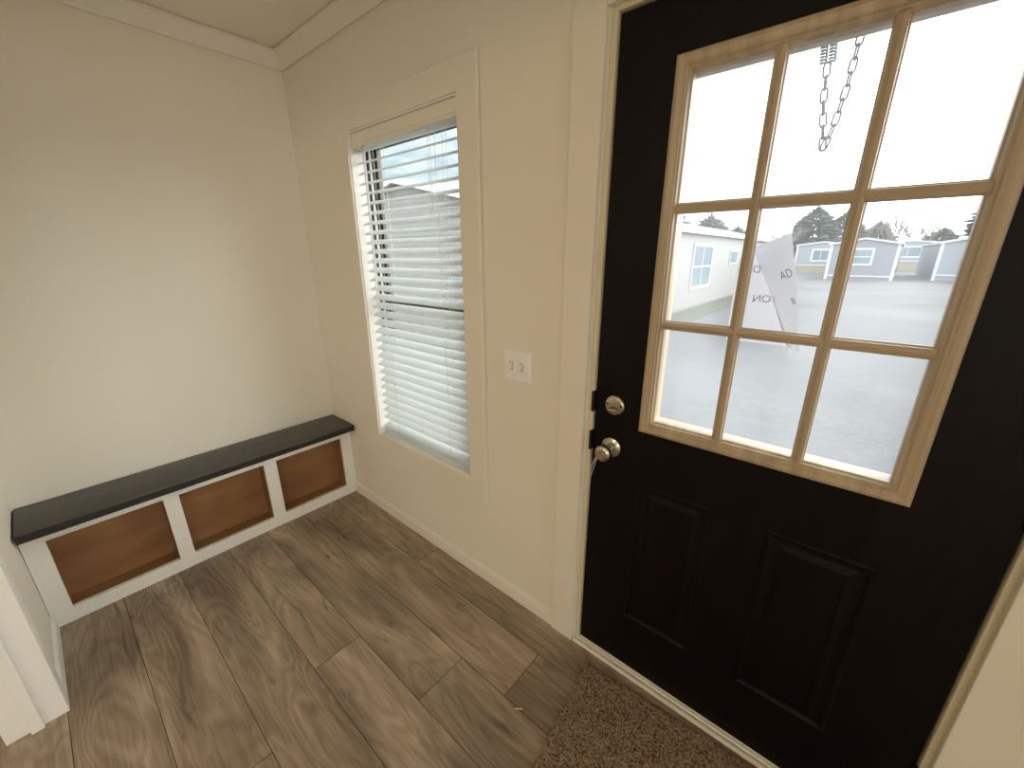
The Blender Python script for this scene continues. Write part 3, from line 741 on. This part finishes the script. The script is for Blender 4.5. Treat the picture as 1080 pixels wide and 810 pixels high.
place(h, -4.0, 64, 0)
h = make_house('mobile_home', 'home with tan skirting and white trim between the two grey homes', 5.4, 14, 3.7, .2, M['sid_blue'], M['fascia'], base=1.35,
    win_front=[(-1.6, 2.0, .9, 3.1, 2, 1, .2)], skirt=M['skirt_tan'], overhang=.1, trimw=.2)
place(h, 3.05, 78, 0)
h = make_house('mobile_home', 'slate grey home with white corner trim at the far right of the yard', 5.2, 14, 3.2, .55, M['sid_blue'], M['roof_dark'], base=.5,
    win_front=[(-.9, 1.4, .3, 2.6, 1, 2, .1)], overhang=.12, trimw=.2)
place(h, 7.8, 53, 1)
for c_ in h.children: pass

# trees
def conifer(name, label, x, y, hgt, rad, seed, mat):
    rd = random.Random(seed); root = empty(name, (x, y, GZ), label, 'tree', 'evergreen trees beyond the homes')
    link('trunk', lathe([(0, 0), (.22, 0), (.05, hgt*.95), (0, hgt*.97)], 'Z', (x, y, GZ), 8), M['bark'], root)
    bm = bmesh.new()
    n = int(500+hgt*60)
    for i in range(n):
        t = rd.random()**.8; z = hgt*(.08+.92*t); r = rad*(math.sin(PI*min(1, .18+.86*t))**.75)*(.55+.5*rd.random())+.1
        a = rd.uniform(0, 2*PI); ca, sa = math.cos(a), math.sin(a)
        L_ = r; wd = .22+.35*r*.5; dz = -.12*r
        base = Vector((x+ca*r*.25, y+sa*r*.25, GZ+z)); tip = Vector((x+ca*L_, y+sa*L_, GZ+z+dz+rd.uniform(-.2, .35)))
        side = Vector((-sa, ca, rd.uniform(-.5, .5)))*wd*.5; mid = base.lerp(tip, .55)
        bm.faces.new([bm.verts.new(base), bm.verts.new(mid-side+Vector((0, 0, -.1))), bm.verts.new(tip), bm.verts.new(mid+side)])
        bm.faces.new([bm.verts.new(base+Vector((0, 0, -.05))), bm.verts.new(mid+Vector((0, 0, -.28))), bm.verts.new(tip), bm.verts.new(mid+Vector((0, 0, .15)))])
    link('foliage', bm, mat, root, recalc=False)
    return root
def bare_tree(name, label, x, y, hgt, seed, group='bare trees beyond the homes'):
    rd = random.Random(seed); root = empty(name, (x, y, GZ), label, 'tree', group)
    tb = bmesh.new(); bm = bmesh.new()
    def branch(p, d, L_, r, lv, target):
        pts = [p]; q = p.copy(); dd = d.copy()
        for k in range(3):
            dd = (dd+Vector((rd.uniform(-.2, .2), rd.uniform(-.2, .2), rd.uniform(-.02, .18)))).normalized(); q = q+dd*L_/3; pts.append(q.copy())
        tube(pts, r, 4, target, rs=[r, r*.85, r*.7, r*.5])
        if lv > 0:
            for k in range(4 if lv > 1 else 5):
                s = rd.uniform(.4, 1); b0 = pts[1].lerp(pts[3], s)
                nd = (dd+Vector((rd.uniform(-.9, .9), rd.uniform(-.9, .9), rd.uniform(-.1, .6)))).normalized()
                branch(b0, nd, L_*rd.uniform(.5, .75), r*.5, lv-1, bm)
    branch(Vector((x, y, GZ)), Vector((0, 0, 1)), hgt*.42, hgt*.022, 4, tb)
    tr = link('trunk', tb, M['bark'], root); link('branches', bm, M['bark'], root)
    return root
for i, (az, dist, hh, rr, lab, mt) in enumerate([
    (-5.2, 86, 9.8, 4.6, 'tall grey green conifer above the pale far home', 'needle'),
    (-2.6, 96, 9.6, 4.4, 'conifer filling the gap right of the tallest conifer', 'needle'),
    (9.0, 98, 13.4, 6.0, 'big evergreen at the right edge of the door glass', 'needle'),
    (4.9, 112, 6.9, 4.6, 'low rounded evergreen behind the roof gap', 'leaf'),
    (.2, 124, 9.2, 4.6, 'bushy green tree right behind the grey gable home', 'leaf'),
    (-15.6, 62, 7.2, 4.2, 'rounded tree over the left roof of the long cream home', 'leaf'),
    (-20.6, 50, 7.2, 4.2, 'leafy tree at the far left of the door glass', 'needle'),
    (-12.6, 80, 6.6, 4.4, 'low tree peeping over the roof beside the left muntin', 'leaf')]):
    x_, y_ = at(az, dist); conifer('evergreen_tree', lab, x_, y_, hh, rr, 20+i, M[mt])
for i, (az, dist, hh) in enumerate([(1.1, 100, 9.6), (1.9, 104, 9.8), (2.9, 100, 9.0), (-7.4, 80, 7.4), (-1.1, 118, 9.4), (4.0, 102, 8.6)]):
    x_, y_ = at(az, dist)
    bare_tree('bare_tree', ['thin bare tree behind the roof of the grey gable home', 'bare tree with the most spreading crown over the long pale roof', 'short bare tree over the right end of the pale roof',
        'bare tree between paper notice and left muntin', 'bare tree between conifer and grey gable home', 'bare tree above the gap between the homes'][i], x_, y_, hh, 60+i)
x_, y_ = at(-49.5, 40); bare_tree('bare_tree', 'small bare tree above the gable roof seen through the blind', x_, y_, 6.2, 90)

# ------------------------------------------------------------------ camera
cam = bpy.data.cameras.new('camera'); co = bpy.data.objects.new('camera', cam); COL.objects.link(co)
Rv = Vector((0.76258005, 0.64689208, -0.00151912)); Uv = Vector((-0.19755811, 0.23512358, 0.95167626)); Fv = Vector((-0.61598902, 0.72542921, -0.30709933))
mw = Matrix((( Rv.x, Uv.x, -Fv.x, 2.35670435), (Rv.y, Uv.y, -Fv.y, -1.05171448), (Rv.z, Uv.z, -Fv.z, 1.41222307), (0, 0, 0, 1)))
co.matrix_world = mw
cam.sensor_width = 36; cam.lens = 423.7095/1080*36; cam.clip_start = .02; cam.clip_end = 500
scn.camera = co

# ------------------------------------------------------------------ sky
wd_ = bpy.data.worlds.new('sky'); scn.world = wd_; wd_.use_nodes = True; nt = wd_.node_tree; L = nt.links.new
bg = nt.nodes['Background']; tc = N(nt, 'ShaderNodeTexCoord')
sxy = N(nt, 'ShaderNodeSeparateXYZ'); L(tc.outputs['Generated'], sxy.inputs[0])
# flatten clouds towards the horizon
zc = N(nt, 'ShaderNodeMath', operation='ADD'); L(sxy.outputs[2], zc.inputs[0]); zc.inputs[1].default_value = .12
dx = N(nt, 'ShaderNodeMath', operation='DIVIDE'); L(sxy.outputs[0], dx.inputs[0]); L(zc.outputs[0], dx.inputs[1])
dy = N(nt, 'ShaderNodeMath', operation='DIVIDE'); L(sxy.outputs[1], dy.inputs[0]); L(zc.outputs[0], dy.inputs[1])
cv = N(nt, 'ShaderNodeCombineXYZ'); L(dx.outputs[0], cv.inputs[0]); L(dy.outputs[0], cv.inputs[1])
cl = N(nt, 'ShaderNodeTexNoise', Scale=1.3, Detail=6.0, Roughness=.55); L(cv.outputs[0], cl.inputs['Vector'])
cr = N(nt, 'ShaderNodeValToRGB'); e = cr.color_ramp.elements
e[0].position = .42; e[0].color = (.56, .79, .87, 1); e[1].position = .62; e[1].color = (1.35, 1.38, 1.4, 1)
L(cl.outputs['Fac'], cr.inputs[0])
# bright thin cloud around the hidden sun
sd = Vector((math.sin(math.radians(46)), math.cos(math.radians(46)), math.tan(math.radians(22)))).normalized()
dp = N(nt, 'ShaderNodeVectorMath', operation='DOT_PRODUCT'); L(tc.outputs['Generated'], dp.inputs[0]); dp.inputs[1].default_value = sd
gm = N(nt, 'ShaderNodeMapRange', interpolation_type='SMOOTHSTEP'); L(dp.outputs['Value'], gm.inputs['Value'])
gm.inputs['From Min'].default_value = .50; gm.inputs['From Max'].default_value = 1.0
gcol = N(nt, 'ShaderNodeMix', data_type='RGBA'); L(gm.outputs[0], gcol.inputs[0]); L(cr.outputs[0], gcol.inputs[6]); gcol.inputs[7].default_value = (9, 9, 8.9, 1)
# wide thin overcast brightening the whole yard side of the sky
sd2 = Vector((math.sin(math.radians(8)), math.cos(math.radians(8)), .25)).normalized()
dp2 = N(nt, 'ShaderNodeVectorMath', operation='DOT_PRODUCT'); L(tc.outputs['Generated'], dp2.inputs[0]); dp2.inputs[1].default_value = sd2
gm2 = N(nt, 'ShaderNodeMapRange', interpolation_type='SMOOTHSTEP'); L(dp2.outputs['Value'], gm2.inputs['Value'])
gm2.inputs['From Min'].default_value = .62; gm2.inputs['From Max'].default_value = .93
gc2 = N(nt, 'ShaderNodeMix', data_type='RGBA'); L(gm2.outputs[0], gc2.inputs[0]); L(cr.outputs[0], gc2.inputs[6]); gc2.inputs[7].default_value = (1.9, 1.95, 1.97, 1)
# bright patch added to the unseen south-west sky to light the near gable
sd3 = Vector((math.sin(math.radians(205)), math.cos(math.radians(205)), .6)).normalized()
dp3 = N(nt, 'ShaderNodeVectorMath', operation='DOT_PRODUCT'); L(tc.outputs['Generated'], dp3.inputs[0]); dp3.inputs[1].default_value = sd3
gm3 = N(nt, 'ShaderNodeMapRange', interpolation_type='SMOOTHSTEP'); L(dp3.outputs['Value'], gm3.inputs['Value'])
gm3.inputs['From Min'].default_value = .2; gm3.inputs['From Max'].default_value = .9
gc3 = N(nt, 'ShaderNodeMix', data_type='RGBA'); L(gm3.outputs[0], gc3.inputs[0]); L(gc2.outputs[2], gc3.inputs[6]); gc3.inputs[7].default_value = (4.2, 4.25, 4.2, 1)
L(gc3.outputs[2], gcol.inputs[6])
L(gcol.outputs[2], bg.inputs['Color']); bg.inputs['Strength'].default_value = 1.0

# ------------------------------------------------------------------ added fill lights, none in view
def area(name, loc, rot, sx, sy, power, col):
    l = bpy.data.lights.new(name, 'AREA'); l.shape = 'RECTANGLE'; l.size = sx; l.size_y = sy; l.energy = power; l.color = col
    o = bpy.data.objects.new(name, l); COL.objects.link(o); o.location = loc; o.rotation_euler = rot; return o
area('right_fill_light', (XE+.09, -.67, .93), (PI/2, 0, PI/2), .95, 1.5, 9, (.97, .98, 1))  # added cool fill aimed at the bench wall
area('room_fill_light', (4.5, YB-.02, 1.35), (PI/2, 0, 0), 1.35, 1.15, 14, (1, .95, .87))  # added warm fill from the unseen back of the room
area('room_fill_light', (XE+.02, -3.3, 1.37), (PI/2, 0, PI/2), 1.9, 1.1, 26, (1, .95, .87))  # added warm fill from the unseen right side of the room
def fill_lamp(x, y, power, lab):  # unseen fixture added as warm fill
    r = empty('added_ceiling_light', (x, y, H), lab, 'fill light')
    link('lamp_base', lathe([(0, 0), (.16, 0), (.165, -.02), (0, -.02)], 'Z', (x, y, H), 32), M['nickel'], r, smooth=True)
    m, n2, b = new_mat('lamp_glass'); b.inputs['Base Color'].default_value = (.9, .85, .75, 1); b.inputs['Emission Color'].default_value = (1, .80, .55, 1); b.inputs['Emission Strength'].default_value = 4
    link('lamp_shade', lathe([(.15, -.02), (.15, -.045), (.12, -.085), (.06, -.105), (0, -.11)], 'Z', (x, y, H), 32), m, r, smooth=True)
    l = bpy.data.lights.new('fill_lamp', 'POINT'); l.energy = power; l.color = (1, .83, .60); l.shadow_soft_size = .12
    o = bpy.data.objects.new('fill_lamp', l); COL.objects.link(o); o.location = (x, y, H-.24)
fill_lamp(4.3, -.66, .5, 'unseen round ceiling light added as fill in the entry behind the camera')
fill_lamp(1.7, -3.0, 26, 'unseen round ceiling light added as fill in the large room behind the camera')

scn.view_settings.view_transform = 'Standard'; scn.view_settings.look = 'None'; scn.view_settings.gamma = 1
scn.view_settings.use_curve_mapping = False; scn.view_settings.exposure = 0
scn.cycles.use_denoising = True
scn.cycles.max_bounces = 10; scn.cycles.diffuse_bounces = 6; scn.cycles.transparent_max_bounces = 16
scn.cycles.sample_clamp_indirect = 6
bpy.context.view_layer.update()
